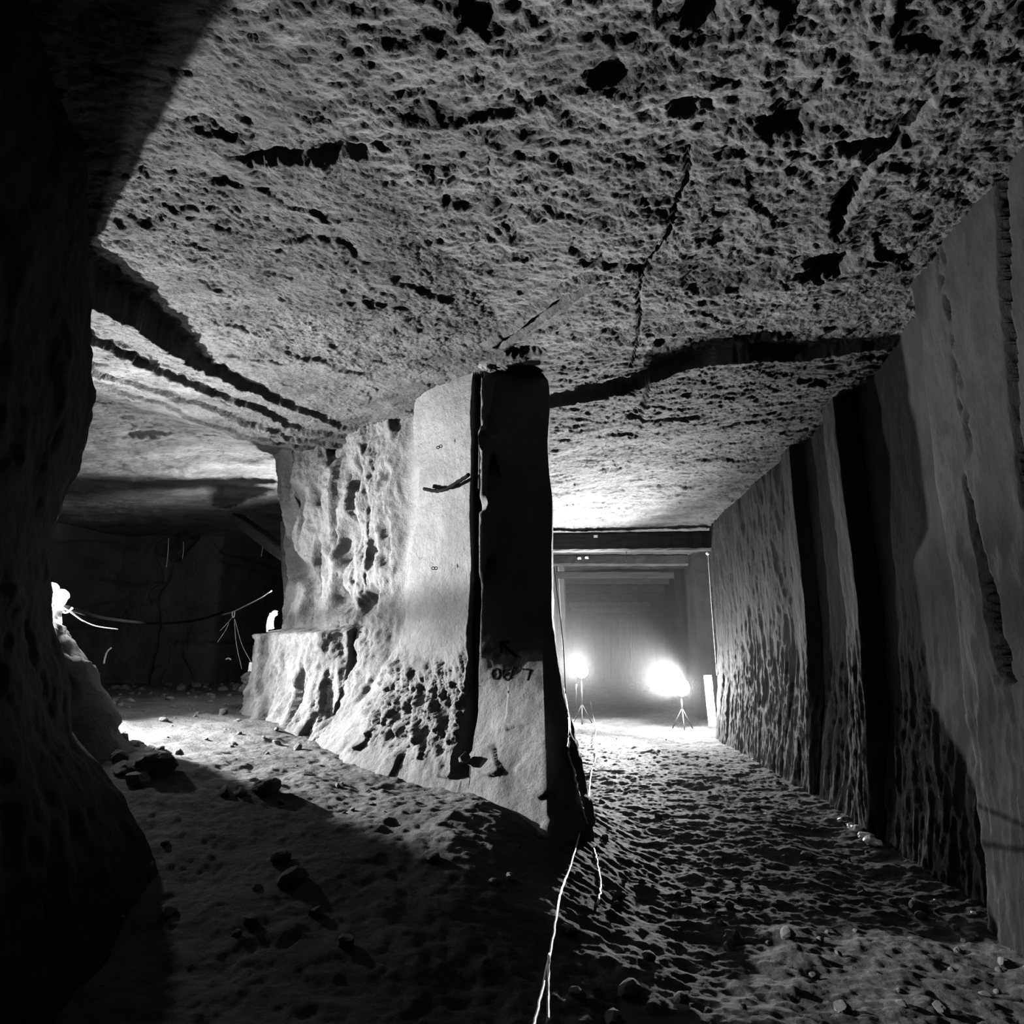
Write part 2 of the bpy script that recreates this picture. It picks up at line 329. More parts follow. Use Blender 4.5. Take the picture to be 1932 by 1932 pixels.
# chamber walls behind the lamp and at the back
CL = [.4, 1.0, 1.7, 2.4, 3.2, 4.3]
cw = [(-10.4, 4.6), (-10.6, 7), (-10.9, 9.5), (-10.5, 11.2), (-10.3, 12.0), (-10.05, 12.4), (-9.2, 12.5), (-8.2, 12.55), (-7.95, 12.65), (-7.95, 14.2), (-7.9, 16.5), (-5.2, 16.7)]
vc = [(-9.17, 0.5), (-9.14, 1.5), (-9.1, 2.2), (-9.17, 2.75), (-9.0, 3.0), (-8.95, 4.1)]
def disp_back(P, u):
    x, y, z = P[..., 0], P[..., 1], P[..., 2]
    d = .10 * fbm(x * .9, y * .9, z * .9, o=4) + .04 * fbm(x * 4, y * 4, z * 4, o=4)
    f = pn(x * 1.1 + 8, z * 1.0, y * 0 + 1); d = d + .06 * sst(-.02, .02, f)
    f = pn(x * .9, z * 1.3 + 4, y * 0 + 3); d = d + .05 * sst(.1, .13, f)
    xc = np.interp(z, [q[1] for q in vc], [q[0] for q in vc]) + .02 * pn(z * 6, z * 0)
    d = d - .35 * (1 - sst(.03, .06, np.abs(x - xc))) * (y > 12)
    d = d - .12 * (1 - sst(.01, .03, np.abs(z - 1.75 + .03 * pn(x * 4, z)))) * (x > -8.75) * (y > 12) * (x < -7.9)
    d = d - .10 * (1 - sst(.01, .04, np.abs(z - 3.0 - .1 * pn(x * 2, z)))) * (x < -9.1) * (y > 12)
    d = d - .10 * (1 - sst(.01, .03, np.abs(x + 9.75 + .05 * pn(z * 4, z * 0) + .1 * (z - 2)))) * (z < 2.6) * (z > 1.9) * (y > 12)
    return d, 0
o = sheet('wall_back', cw, CL, M['wall'], [.15, .12, .08, .06, .04, .025, .02, .03, .08, .12, .15], .03, disp_back, flip=False); tag(o, kind='structure')

# right wall: panels and pilasters cut in steps
RL = [-.2, .2, .6, 1.0, 1.6, 2.4, 3.2, 4.3]
def rc(x, y, s=1.0, base=.0): return [(x - base * max(0, 1 - z / 1.2) + .05 * s * (z - 2) * .0, y) for z in RL]
rw = [rc(2.2, -2), rc(2.2, 2.55, 0, .05), rc(2.38, 2.62, 0, .12), rc(2.36, 2.9, 0, .12), rc(2.26, 3.0, 0, .08), rc(2.24, 3.55, 0, .05), rc(2.24, 3.62), rc(2.24, 4.30, 0, .05), rc(2.36, 4.42, 0, .02),
      rc(2.52, 4.55, 0, .12), rc(2.52, 5.4, 0, .2), rc(2.56, 6.1, 0, .2), rc(2.38, 6.2, 0, .1), rc(2.40, 6.6, 0, .08), rc(2.60, 6.7, 0, .25), rc(2.58, 7.8, 0, .2), rc(2.44, 7.9, 0, .1), rc(2.46, 8.3, 0, .1), rc(2.52, 8.4, 0, .2),
      rc(2.42, 10.5, 0, .15), rc(2.34, 12.6, 0, .15), rc(2.34, 13.0, 0, .1), rc(2.85, 13.1), rc(2.9, 16.3), rc(2.5, 16.5), rc(2.35, 16.9), rc(2.38, 17.3), rc(2.7, 17.4), rc(2.65, 20), rc(2.45, 20.1), rc(2.5, 22), rc(2.65, 22.1), rc(2.6, 25), rc(2.25, 25.1), rc(2.3, 26.5), rc(2.6, 26.6), rc(2.65, 31)]
def disp_right(P, u):
    x, y, z = P[..., 0], P[..., 1], P[..., 2]
    near = 1 - sst(13, 14, y); low = 1 - sst(.9, 2.1, z + .5 * pn(y * .8, z * .3))
    d = .05 * fbm(x * 0, y * 1.1, z * .5, o=4) + .015 * fbm(x * 2, y * 5, z * 3, o=4)
    r = fbm(y * 6.5 + .5 * pn(y * 2, z * 2), z * .6, o=4, ridge=True, gain=.58)
    d = d + near * low * .05 * r + near * low * .02 * fbm(y * 14, z * 4, o=3, ridge=True)
    far = sst(8.3, 9, y) * near; d = d + far * .022 * fbm(y * 4, z * 1.6 + 3, o=4, ridge=True)
    # crevices in the near grey face
    j = .02 * pn(z * 9, y * 9) + .02 * pn(z * 3, y * 2 + 7)
    c1 = np.interp(z, [2.2, 3.12, 4.1], [3.55, 3.44, 3.26]); w1 = np.interp(z, [2.2, 2.6, 3.3, 4.1], [0, .012, .03, .035])
    d = d - .16 * (1 - sst(w1, w1 + .015, np.abs(y - c1 + j))) * (z > 2.25)
    c2 = np.interp(z, [1.35, 2.0, 2.55], [3.90, 3.97, 3.99]); w2 = np.interp(z, [1.3, 1.5, 2.0, 2.55], [.0, .06, .035, .0])
    d = d - .16 * (1 - sst(w2, w2 + .015, np.abs(y - c2 + j))) * (z > 1.35) * (z < 2.55)
    d = d - .05 * sst(.0, .12, pn(y * 16, z * 7)) * np.exp(-((y - 3.93 + j) / .03) ** 2) * sst(2.6, 2.8, z)
    d = d - .03 * np.exp(-((z - 1.36 + .05 * pn(y * 5, y * 0)) / .02) ** 2) * (y < 4) * (y > 2.7)
    return -d * -1, 0
o = sheet('wall_right', rw, RL, M['wall_shaded'], [.1, .02, .02, .02, .015, .015, .012, .015, .015, .02, .02, .02, .02, .02, .025, .02, .02, .025, .03, .035, .04, .06, .08, .06, .05, .05, .05, .08, .06, .08, .06, .08, .05, .08, .05, .12], .02, disp_right, flip=True); tag(o, kind='structure')

def disp_far(P, u):
    x, y, z = P[..., 0], P[..., 1], P[..., 2]
    return .08 * fbm(x * 2.2, y, z * .3, o=4, ridge=True) + .02 * fbm(x * 5, y * 5, z * 5, o=3), 0
o = sheet('wall_far', [(-1.4, 29.6), (2.9, 29.6)], [-.2, 4.3], M['wall'], .05, .06, disp_far, flip=False); tag(o, kind='structure')
o = sheet('wall_behind', [(-2, -1.4), (2.6, -1.4)], [-.2, 4.3], M['wall'], .1, .1, disp_far, flip=True); tag(o, kind='structure')
def depth_on(obj, px, py):
    dg = bpy.context.evaluated_depsgraph_get(); d = Vector(_ray(px, py)).normalized()
    hit, loc, nor, _ = obj.ray_cast(Vector((0, 0, CH)), d)
    return (loc, nor) if hit else (None, None)
bpy.context.view_layer.update()
# ------------------------------------------------------------------ rocks
def rock_mesh(name, seed, sub=2, rough=.25, sq=(1, .85, .65), facets=7):
    rr = random.Random(seed); bm = bmesh.new(); bmesh.ops.create_icosphere(bm, subdivisions=sub, radius=1)
    pl = [(Vector((rr.gauss(0, 1), rr.gauss(0, 1), rr.gauss(0, 1))).normalized(), rr.uniform(.6, .95)) for _ in range(facets)]
    co = np.array([v.co[:] for v in bm.verts]); n = fbm(co[:, 0] * 1.6 + seed * 3.1, co[:, 1] * 1.6, co[:, 2] * 1.6 + seed, o=3)
    for i, v in enumerate(bm.verts):
        p = v.co * (1 + rough * float(n[i]))
        for d, k in pl:                                     # broken flat faces
            q = p.dot(d)
            if q > k: p = p - d * (q - k) * .92
        v.co = Vector((p.x * sq[0], p.y * sq[1], p.z * sq[2]))
    me = bpy.data.meshes.new(name); bm.to_mesh(me); bm.free()
    me.materials.append(M['stone']); return me
RM = [rock_mesh('stone', 10 + i, 2, .35, (1, random.uniform(.65, .95), random.uniform(.5, .75))) for i in range(9)]
RB = [rock_mesh('boulder', 40 + i, 4, .45, (1, random.uniform(.75, .95), random.uniform(.6, .8)), 11) for i in range(6)]
def rock(name, me, loc, s, label, cat, group=None, rot=None, seed=None):
    rr = random.Random(seed if seed is not None else hash((round(loc[0], 3), round(loc[1], 3))))
    o = bpy.data.objects.new(name, me); C.objects.link(o); o.location = loc
    o.scale = (s, s, s) if not hasattr(s, '__len__') else s
    o.rotation_euler = rot or (rr.uniform(-.5, .5), rr.uniform(-.5, .5), rr.uniform(0, 6.28))
    return tag(o, label, cat, group)
def onfloor(px, py, z0=.5):
    z = z0
    for _ in range(25):
        x, y, _z = aZ(px, py, z); z = .6 * z + .4 * float(floor_low(np.array([x]), np.array([y]))[0])
    return x, y, fz(x, y)
def scatter(n, box, smin, smax, label, group, seed, test=None, name='stone'):
    rr = random.Random(seed); k = 0; t = 0
    while k < n and t < n * 40:
        t += 1; x = rr.uniform(box[0], box[1]); y = rr.uniform(box[2], box[3])
        if test and not test(x, y): continue
        s = smin + (smax - smin) * rr.random() ** 2.5
        rock(name, RM[rr.randrange(9)], (x, y, fz(x, y) + s * .22), s, label(x, y) if callable(label) else label, 'stone', group, seed=t + seed * 1000); k += 1
in_chamber = lambda x, y: (y > 4.9 + .0 * x) and (x < -2.2 - .55 * (y - 4.9) or y < 5.0) and x > -4.6 - .75 * (y - 5)
scatter(110, (-8.5, -1.6, 4.4, 9.5), .018, .07, lambda x, y: 'small pale stone on the lit chamber floor ' + ('close to the foot of the pillar' if x > -3.2 else 'between the pillar and the rubble slope' if y < 6.5 else 'far back towards the cracked wall'), 'loose stones on the chamber floor', 1, in_chamber)
scatter(30, (-9.6, -6.2, 10.5, 12.3), .04, .13, 'small stone lying at the foot of the cracked back wall of the chamber', 'rubble along the back wall of the chamber', 2)
scatter(70, (-.6, 2.1, 2.6, 5.0), .02, .065, lambda x, y: 'rounded stone in the dark tunnel foreground, ' + ('on the left beside the trailing cord' if x < .3 else 'in the middle of the floor' if x < 1.3 else 'on the side of the right wall'), 'stones on the foreground floor', 3, lambda x, y: x > -.6)
scatter(25, (1.5, 2.2, 2.6, 9.0), .02, .06, 'small stone lying along the foot of the right wall', 'stones at the foot of the right wall', 4)
scatter(20, (-.2, 1.6, 5.2, 12.5), .02, .05, 'small stone on the lit tunnel floor before the lamps', 'stones on the tunnel floor', 5)
scatter(15, (-2.2, -.3, 4.1, 5.0), .012, .035, 'tiny stone chip on the sloping foot of the rock pillar', 'stone chips at the foot of the pillar', 6)
scatter(15, (-2.6, -.8, 2.9, 4.1), .03, .09, 'stone in the black shadow of the left foreground floor', 'stones in the foreground shadow', 7)
def bigrock(px, py, depth_s, label, k, name='boulder', lift=.25, dims=None):
    x, y, z = onfloor(px, py); s = depth_s * .65
    return rock(name, RB[k % 6], (x, y, z + s * lift), dims or s, label, 'rock', None, seed=k)
bigrock(290, 1462, .22, 'large pale angular boulder at the foot of the left rubble slope', 0)
bigrock(232, 1462, .13, 'small block wedged left of the large pale boulder', 1)
bigrock(258, 1480, .12, 'dark rounded block in front of the large pale boulder', 2)
bigrock(225, 1432, .12, 'pale stone behind the large boulder on the rubble slope', 3)
bigrock(425, 1500, .085, 'flat dark stone at the edge of the shadow, leftmost of three', 4)
bigrock(455, 1503, .075, 'small dark stone between two others at the edge of the shadow', 5)
bigrock(500, 1500, .15, 'largest dark stone at the edge of the shadow, rightmost of three', 6)
bigrock(1468, 1480, .07, 'low dark stone by the right wall halfway down the tunnel', 7)
bigrock(1340, 1715, .055, 'pale fist sized stone in the middle of the foreground', 8, 'stone')
bigrock(1378, 1720, .055, 'round stone just right of the pale fist sized stone', 9, 'stone')
bigrock(1385, 1780, .10, 'broad half buried rock in the foreground floor', 10)
bigrock(1075, 1765, .07, 'dark stone beside the trailing cord in the foreground', 11)
bigrock(1590, 1905, .06, 'rounded cobble near the bottom edge, left of a pair', 12, 'stone')
bigrock(1775, 1905, .06, 'rounded cobble near the bottom edge under the right wall', 13, 'stone')
bigrock(1810, 1800, .05, 'small pale cobble lying out from the near right wall', 14, 'stone')
# stone standing in the foot of the bore groove
l_, n_ = depth_on(pil, 884, 1436); sp = tuple(l_ + n_ * .05) if l_ is not None else aY(887, 1436, 4.86)
rock('stone', RB[2], sp, (.045, .045, .075), 'upright oval stone set in the foot of the dark bore groove', 'stone', None, rot=(.1, .1, .4))
# rubble outcrop that carries the left lamps
def outcrop(name, rings, seed, mt, label, cat, dz=.03, amp=.1, na=150):
    """rings: (z, cx, cy, rx, ry) from the ground up; closed on top"""
    zs = np.arange(rings[0][0], rings[-1][0] + dz / 2, dz); R = np.array(rings)
    v = [np.interp(zs, R[:, 0], R[:, k]) for k in range(1, 5)]
    a = np.linspace(0, 2 * np.pi, na)[:, None]
    Pz = zs[None, :] + 0 * a
    ca, sa = np.cos(a), np.sin(a); base_x = v[0] + v[2] * ca; base_y = v[1] + v[3] * sa
    n = amp * fbm(base_x * 1.9 + seed, base_y * 1.9, Pz * 1.9, o=5) + .5 * amp * sst(0, .06, pn(base_x * 2.6, base_y * 2.6 + seed, Pz * 2.6))
    P = np.stack([base_x + ca * n, base_y + sa * n, Pz + .3 * n], -1)
    top = []
    for s in np.linspace(.88, 0, 9):
        c = np.array([v[0][-1], v[1][-1], zs[-1]]); q = c + (P[:, -1] - c) * s
        q[:, 2] += .12 * amp + .5 * amp * pn(q[:, 0] * 5 + seed, q[:, 1] * 5) * (s > 0); top.append(q)
    P = np.concatenate([P, np.stack(top, 1)], 1)
    o = gridmesh(name, P, mt, None, flip=False); return tag(o, label, cat)
outcrop('rock_outcrop', [(.2, -4.5, 4.5, 1.9, .85), (.6, -4.5, 4.6, 1.30, .5), (.95, -4.55, 4.54, .95, .42), (1.25, -4.65, 4.54, .82, .4), (1.6, -4.72, 4.54, .66, .38), (1.75, -4.8, 4.54, .52, .35)], 3, M['pillar'],
        'grey rock outcrop sloping down to rubble, carrying the two left lamps', 'rock outcrop')
for k, (px, py, s) in enumerate([(205, 1462, .09), (218, 1478, .07), (245, 1450, .10), (196, 1420, .10), (208, 1395, .08), (262, 1448, .06), (330, 1470, .06), (240, 1420, .06), (228, 1395, .07), (300, 1425, .05), (212, 1440, .08), (275, 1488, .06)]):
    x, y, z = aY(px, py, 4.75); rock('stone', RM[k % 9], (x, y, max(z, fz(x, y))), s, 'broken stone in the rubble slope below the left lamps', 'stone', 'rubble slope below the left lamps', seed=k + 90)
# heap of broken rock at the left end of the pillar, with the bent lamp on it
heap = [(560, 1270, 7.0, .0), (505, 1300, 7.3, .23), (540, 1285, 7.25, .24), (485, 1282, 7.45, .18), (520, 1255, 7.5, .17), (545, 1235, 7.5, .16), (505, 1240, 7.7, .13), (530, 1215, 7.6, .11), (500, 1218, 7.75, .11), (545, 1205, 7.5, .09), (520, 1196, 7.75, .07), (490, 1255, 7.7, .10), (475, 1300, 7.5, .14), (528, 1238, 7.4, .08), (548, 1252, 7.25, .12)]
for k, (px, py, Y_, s) in enumerate(heap[1:]):
    rock('boulder', RB[k % 6], aY(px, py, Y_), s, 'broken block in the rubble heap at the left end of the pillar', 'rock', 'rubble heap at the left end of the pillar', seed=k + 300)
rock('stone', RB[1], aY(500, 1203, 7.6), (.085, .05, .085), 'upright flat stone standing just left of the bent lamp', 'stone', rot=(.1, .2, .1))
# rubble heap far down the tunnel
rr = random.Random(5)
for k in range(34):
    a = rr.uniform(0, 6.28); r = rr.random() ** .6; cx, cy, _ = aY(1215, 1290, 27.0); hh = (1 - r) * .42
    rock('stone', RM[k % 9], (cx + r * 1.15 * math.cos(a), cy + r * .8 * math.sin(a), .08 + hh), rr.uniform(.1, .17), 'pale stone in the heap at the far end of the tunnel', 'stone', 'stone heap at the end of the tunnel', seed=k + 700)
# small bench of rock at the foot of the white plank
x_, y_, z_ = aY(1385, 1378, 12.6)
rock('boulder', RB[3], (x_, 12.3, .12), (.28, .5, .26), 'low ribbed rock bench beside the foot of the white plank', 'rock', rot=(0, 0, .1))
# rock nose that bridges pillar top and ceiling above the groove
rock('boulder', RB[4], aY(918, 684, 5.2), (.13, .12, .12), 'pale knob of rock under the ceiling at the head of the bore groove', 'rock', rot=(.2, .3, .5))
# ------------------------------------------------------------------ timber roof beams
beams = [(13.0, 1012, 1347, 1005, 1040, .24), (15.0, 1012, 1297, 1047, 1067, .22), (17.4, 1030, 1271, 1079, 1091, .22), (19.0, 1040, 1262, 1091, 1102, .2),
         (21.5, 1050, 1253, 1104, 1118, .22), (23.5, 1055, 1244, 1119, 1128, .2), (26.0, 1060, 1226, 1136, 1146, .2), (28.0, 1062, 1222, 1147, 1157, .2)]
names = ['first', 'second', 'third', 'fourth', 'fifth', 'sixth', 'seventh', 'last']
for k, (Y_, x0, x1, y0, y1, w) in enumerate(beams):
    A = aY(x0, (y0 + y1) / 2 + (2 if k == 0 else 0), Y_); B = aY(x1, (y0 + y1) / 2 - (2 if k == 0 else 0), Y_); h = (y1 - y0) / F * Y_ * 1.02
    bm = bmesh.new(); bar(bm, A, B, w, h, .008, 26, k)
    pale = k in (6, 7)
    tag(bmobj('roof_beam', bm, M['greywood' if pale else 'wood']), '%s thick %s timber roof beam down the tunnel, counted from the viewer' % (names[k], 'grey' if pale else 'black'), 'beam', 'roof beams of the tunnel')
# wedge blocks seen between beam and roof
for k, (px, py, Y_) in enumerate([(1124, 1012, 12.85), (1107, 1052, 14.85), (1093, 1053, 14.85)]):
    bm = bmesh.new(); p = Vector(aY(px, py, Y_)); bar(bm, p - Vector((.04, 0, 0)), p + Vector((.04, 0, 0)), .06, .05, .004, 3, k)
    tag(bmobj('wooden_wedge', bm, M['palewood']), ['pale wooden wedge above the first roof beam', 'pale wooden wedge on the second roof beam, the right one', 'pale wooden wedge on the second roof beam, the left one'][k], 'wedge')
# timbers in the chamber
bm = bmesh.new(); bar(bm, aY(447, 978, 9.8), aY(560, 1062, 8.7), .22, .17, .006, 14, 3)
tag(bmobj('timber_prop', bm, M['wood']), 'thick dark timber slanting down behind the left end of the pillar', 'timber')
bm = bmesh.new(); bar(bm, aY(362, 1014, 11.8), aY(326, 1058, 11.9), .14, .12, .006, 8, 4)
tag(bmobj('timber_prop', bm, M['wood']), 'short dark timber stub slanting from the chamber ceiling at the back wall', 'timber')
bm = bmesh.new(); bar(bm, aY(541, 985, 8.6), aY(549, 1150, 8.6), .16, .14, .006, 10, 5)
tag(bmobj('timber_post', bm, M['wood']), 'dark upright timber post half hidden behind the pillar end', 'post')
# far props and poles at the tunnel end
for k, (px, y0, y1, Y_, r, mt) in enumerate([(1152, 1178, 1287, 28.8, .035, 'wood'), (1138, 1180, 1285, 29.0, .02, 'wood'), (1178, 1172, 1289, 28.6, .035, 'wood'), (1170, 1165, 1289, 28.7, .02, 'greywood'), (1189, 1160, 1285, 28.4, .045, 'wood'), (1191, 1170, 1292, 28.2, .03, 'palewood'), (1199, 1150, 1225, 28.05, .09, 'wood')]):
    bm = bmesh.new(); a = Vector(aY(px, y0, Y_)); b = Vector(aY(px + 1, y1, Y_)); tube(bm, [a.lerp(b, t / 5) + Vector((.01 * math.sin(t * 3 + k), 0, 0)) for t in range(6)], r, 8)
    o = bmobj('prop_pole', bm, M[mt], smooth=True)
    tag(o, ['thin dark pole at the end of the tunnel, second from the left', 'thinnest dark pole at the end of the tunnel, leftmost', 'dark pole at the end of the tunnel, in the middle of the row', 'thin grey pole just left of the middle dark pole', 'tall dark pole right of the middle at the tunnel end', 'pale pole fixed to the tall dark one', 'short thick dark post hanging highest and rightmost of the poles'][k], 'pole')
# ------------------------------------------------------------------ tunnel lamps, plank, lines
def sphere(bm, c, r, sub=3): bmesh.ops.create_icosphere(bm, subdivisions=sub, radius=r, matrix=Matrix.Translation(c))
def cyl(bm, A, B, r, r2=None, n=16): tube(bm, [A, Vector(A).lerp(Vector(B), .5), B], r, n, r2)
def light(kind, loc, power, parent, rad=.08, aim=None, angle=160, blend=1.0):
    d = bpy.data.lights.new('lamp_light', kind); d.energy = power; d.shadow_soft_size = rad
    o = bpy.data.objects.new('lamp_light', d); C.objects.link(o); o.location = (loc[0] - parent.location[0], loc[1] - parent.location[1], loc[2] - parent.location[2]); o.parent = parent
    if kind == 'SPOT':
        d.spot_size = math.radians(angle); d.spot_blend = blend
        o.rotation_euler = Vector(aim).normalized().to_track_quat('-Z', 'Y').to_euler()
    return o
def flood(pos, aim, power, label, R, strength, foot):
    """round flood lamp on a tripod, its glass towards the viewer"""
    pos = Vector(pos); d = Vector(aim).normalized()
    e = empty('flood_lamp', (pos.x, pos.y, foot), label, 'lamp')
    bm = bmesh.new(); cyl(bm, pos - d * .30, pos - d * .12, R * .45, R * .8); cyl(bm, pos - d * .12, pos + d * .0, R * .8, R * 1.08, 24); bmobj('lamp_housing', bm, M['metal'], e, True)
    bm = bmesh.new(); sphere(bm, pos, R); 
    for v in bm.verts: 
        q = (v.co - pos).dot(d); v.co -= d * q * (.35 if q > 0 else .85)
    bmobj('lamp_glass', bm, emit('lamp_glass_glow', strength), e, True)
    bm = bmesh.new(); cyl(bm, pos - d * .12 - Vector((0, 0, R)), (pos.x - d.x * .12, pos.y - d.y * .12, foot + .35), .02); bmobj('stand_pole', bm, M['metal'], e, True)
    for a in (.5, 2.6, 4.7):
        bm = bmesh.new(); c = Vector((pos.x - d.x * .12, pos.y - d.y * .12, foot + .42)); cyl(bm, c, (c.x + .24 * math.cos(a), c.y + .24 * math.sin(a), foot), .012, n=8); bmobj('leg', bm, M['metal'], e, True)
    return e
pR = aY(1285, 1297, 13.9); pL = aY(1097, 1266, 15.0)
e = flood(pR, (-.10, -1, .10), P_TUN_R, 'dazzling flood lamp on the right of the tunnel beside the white plank', .17, 900, fz(pR[0], pR[1]))
light('SPOT', (pR[0] - .03, pR[1] - .22, pR[2] + .03), P_TUN_R, e, .10, (-1.0, -1, .5), 100, 1.0)
e = flood(pL, (.05, -1, .10), P_TUN_L, 'dazzling flood lamp on the left of the tunnel beyond the pillar', .15, 900, fz(pL[0], pL[1]))
light('SPOT', (pL[0] + .01, pL[1] - .22, pL[2] + .03), P_TUN_L, e, .10, (-.45, -1, .42), 98, 1.0)
# lights added at both flood lamps to make the haze glow around them
light('SPOT', (pR[0], pR[1] - .30, pR[2]), P_GLOW_R, bpy.data.objects['flood_lamp'], .1, (.01, -1, -.02), 84, .8)
light('POINT', (pR[0], pR[1] - .30, pR[2] + .03), 2200, bpy.data.objects['flood_lamp'], .1)
light('SPOT', (pL[0], pL[1] - .30, pL[2]), P_GLOW_L, bpy.data.objects['flood_lamp.001'], .1, (.06, -1, .0), 84, .8)
light('POINT', (pL[0], pL[1] - .28, pL[2] + .03), 1500, bpy.data.objects['flood_lamp.001'], .1)
bm = bmesh.new(); bar(bm, aY(1335, 1274, 14.7), (aY(1345, 1370, 14.7)[0], 14.7, -.02), .17, .035, .003, 12, 9)
tag(bmobj('plank', bm, M['palewood']), 'white plank leaning upright beside the right flood lamp', 'plank')
def cable(name, pts, r, mt, label, cat, n=8, sub=8, parent=None, wob=0, seed=0):
    q = spline(pts, sub); rr = random.Random(seed)
    if wob: q = [p + Vector((rr.uniform(-wob, wob), rr.uniform(-wob, wob), rr.uniform(-wob, wob))) for p in q]
    bm = bmesh.new(); tube(bm, q, r, n); o = bmobj(name, bm, M[mt], parent, True)
    return tag(o, label, cat) if label else o
e = empty('hanging_line', aY(1336, 1045, 12.85), 'thin white line hanging straight from the right end of the first roof beam', 'line')
cable('line', [aY(1336, 1047, 12.85), aY(1344, 1160, 12.85), aY(1353, 1274, 12.85)], .009, 'cord', None, None, 6, parent=e)
bm = bmesh.new(); sphere(bm, aY(1335, 1044, 12.83), .035, 2); bmobj('knot', bm, M['white'], e, True)
E1 = []
for px, py, Y_ in [(1052, 1062, 12.5), (1056, 1140, 11.0), (1060, 1220, 9.6), (1063, 1290, 8.0), (1067, 1350, 7), (1071, 1410, 6.5), (1077, 1460, 6), (1087, 1510, 5.2), (1098, 1545, 4.9)]:
    l, n = depth_on(pil, px, py); E1.append(tuple(l + n * .03) if l is not None else aY(px, py, Y_))
def gl(px, py): x, y, z = onfloor(px, py, .2); return (x, y, z + .012)
E1 += [gl(1112, 1585), gl(1125, 1625), gl(1133, 1675), gl(1128, 1712)]
cable('electric_cable', E1, .007, 'cord', 'pale cable hanging down the pillar side and onto the floor', 'cable', wob=.004, sub=12)
E2 = [gl(1114, 1325), gl(1119, 1350), gl(1125, 1378), gl(1122, 1400), gl(1124, 1430), gl(1116, 1460), aY(1110, 1510, 6.0), aY(1100, 1548, 5.1), aY(1080, 1622, 4.2), aY(1057, 1690, 3.6), aY(1040, 1790, 3.0), aY(1008, 1932, 2.45), aY(990, 2010, 2.2)]
cable('taut_cord', E2, .0055, 'cord', 'thin pale cord running from the tunnel past the viewer at the bottom', 'cord', wob=.002, sub=14)
cable('short_cable', [aY(1087, 1292, 14.9), gl(1087, 1338), gl(1086, 1352), gl(1083, 1362)], .012, 'cord', 'short bright cable below the left flood lamp', 'cable', wob=.006)
cable('dark_cable', [aY(1036, 1800, 2.9), aY(1034, 1850, 2.75), aY(1033, 1932, 2.5)], .006, 'cord', 'broken bright strand beside the taut cord at the bottom edge', 'cord', wob=.003)
cable('thin_wire', [aY(1045, 1070, 11.5), aY(1062, 1210, 11), aY(1068, 1330, 10.5), aY(1076, 1380, 10)], .008, 'black', 'thin dark wire hanging beside the pale cable on the pillar side', 'wire')
for k, (p0, p1, Y_) in enumerate([((1182, 1036), (1182, 1058), 13.0), ((1171, 1086), (1171, 1112), 17.4)]):
    cable('hanging_wire', [aY(*p0, Y_), aY((p0[0] + p1[0]) / 2, (p0[1] + p1[1]) / 2, Y_), aY(*p1, Y_)], .006, 'metal', ['short wire end hanging under the first roof beam', 'short wire end hanging under the third roof beam'][k], 'wire')
# ------------------------------------------------------------------ chamber lamps
def bulb_lamp(px, py, base_py, Y_, r, power, label, kind='POINT', lean=0):
    c = Vector(aY(px, py, Y_)); b = Vector(aY(px + lean, base_py, Y_))
    e = empty('bulb_lamp', b, label, 'lamp')
    bm = bmesh.new(); sphere(bm, c, r)
    for v in bm.verts: 
        if v.co.z < c.z: v.co.x = c.x + (v.co.x - c.x) * .8; v.co.y = c.y + (v.co.y - c.y) * .8; v.co.z = c.z + (v.co.z - c.z) * 1.35
    bmobj('bulb', bm, emit('bulb_glow', power / (math.pi * 4 * math.pi * r * r)), e, True)
    bm = bmesh.new(); cyl(bm, c - Vector((0, 0, r * 1.3)), c - Vector((0, 0, r * 1.3 + .05)), .03, .035); bmobj('socket', bm, M['white'], e, True)
    bm = bmesh.new(); bar(bm, c - Vector((0, 0, r * 1.3 + .05)), b - Vector((0, 0, .03)), .04, .04, .003, 6, 2); bmobj('stake', bm, M['palewood'], e)
    return e
bulb_lamp(97, 1112, 1168, 4.75, .055, P_LEFT * .45, 'glowing bulb on a pale stake, left and higher of the two on the rock', lean=2)
bulb_lamp(114, 1126, 1178, 4.72, .062, P_LEFT * .55, 'glowing bulb on a pale stake, right and lower of the two on the rock', lean=-3)
bm = bmesh.new(); bar(bm, aY(97, 1140, 4.9), aY(94, 1151, 4.9), .04, .02, .002, 3, 1)
tag(bmobj('lath', bm, M['palewood']), 'short pale lath end under the higher left bulb', 'lath')
bm = bmesh.new(); bar(bm, aY(100, 1138, 4.9), aY(103, 1161, 4.9), .035, .02, .002, 4, 2)
tag(bmobj('lath', bm, M['palewood']), 'longer pale lath slanting down between the two left bulbs', 'lath')
# the main lamp of the chamber, standing behind the left foreground wall
kp = Vector((-5.36, 5.16, 1.85))
e = flood(kp, (1, .1, .15), P_KEY, 'flood lamp on a tripod behind the left foreground wall, lighting the pillar', .09, 60, 1.72)
light('SPOT', (kp.x + .2, kp.y, kp.z + .03), P_KEY, e, .04, (1, -.26, .05), 152, 1.0)
# a second lamp out of sight behind the left end of the pillar
kp = Vector((-3.72, 8.8, 2.15))
e = flood(kp, (-.55, -1, .5), P_PASS, 'flood lamp on a tripod in the passage behind the left end of the pillar', .1, 60, fz(-3.72, 8.8))
light('SPOT', (kp.x - .1, kp.y - .18, kp.z + .08), P_PASS, e, .05, (-.65, -.55, .6), 128, 1.0)
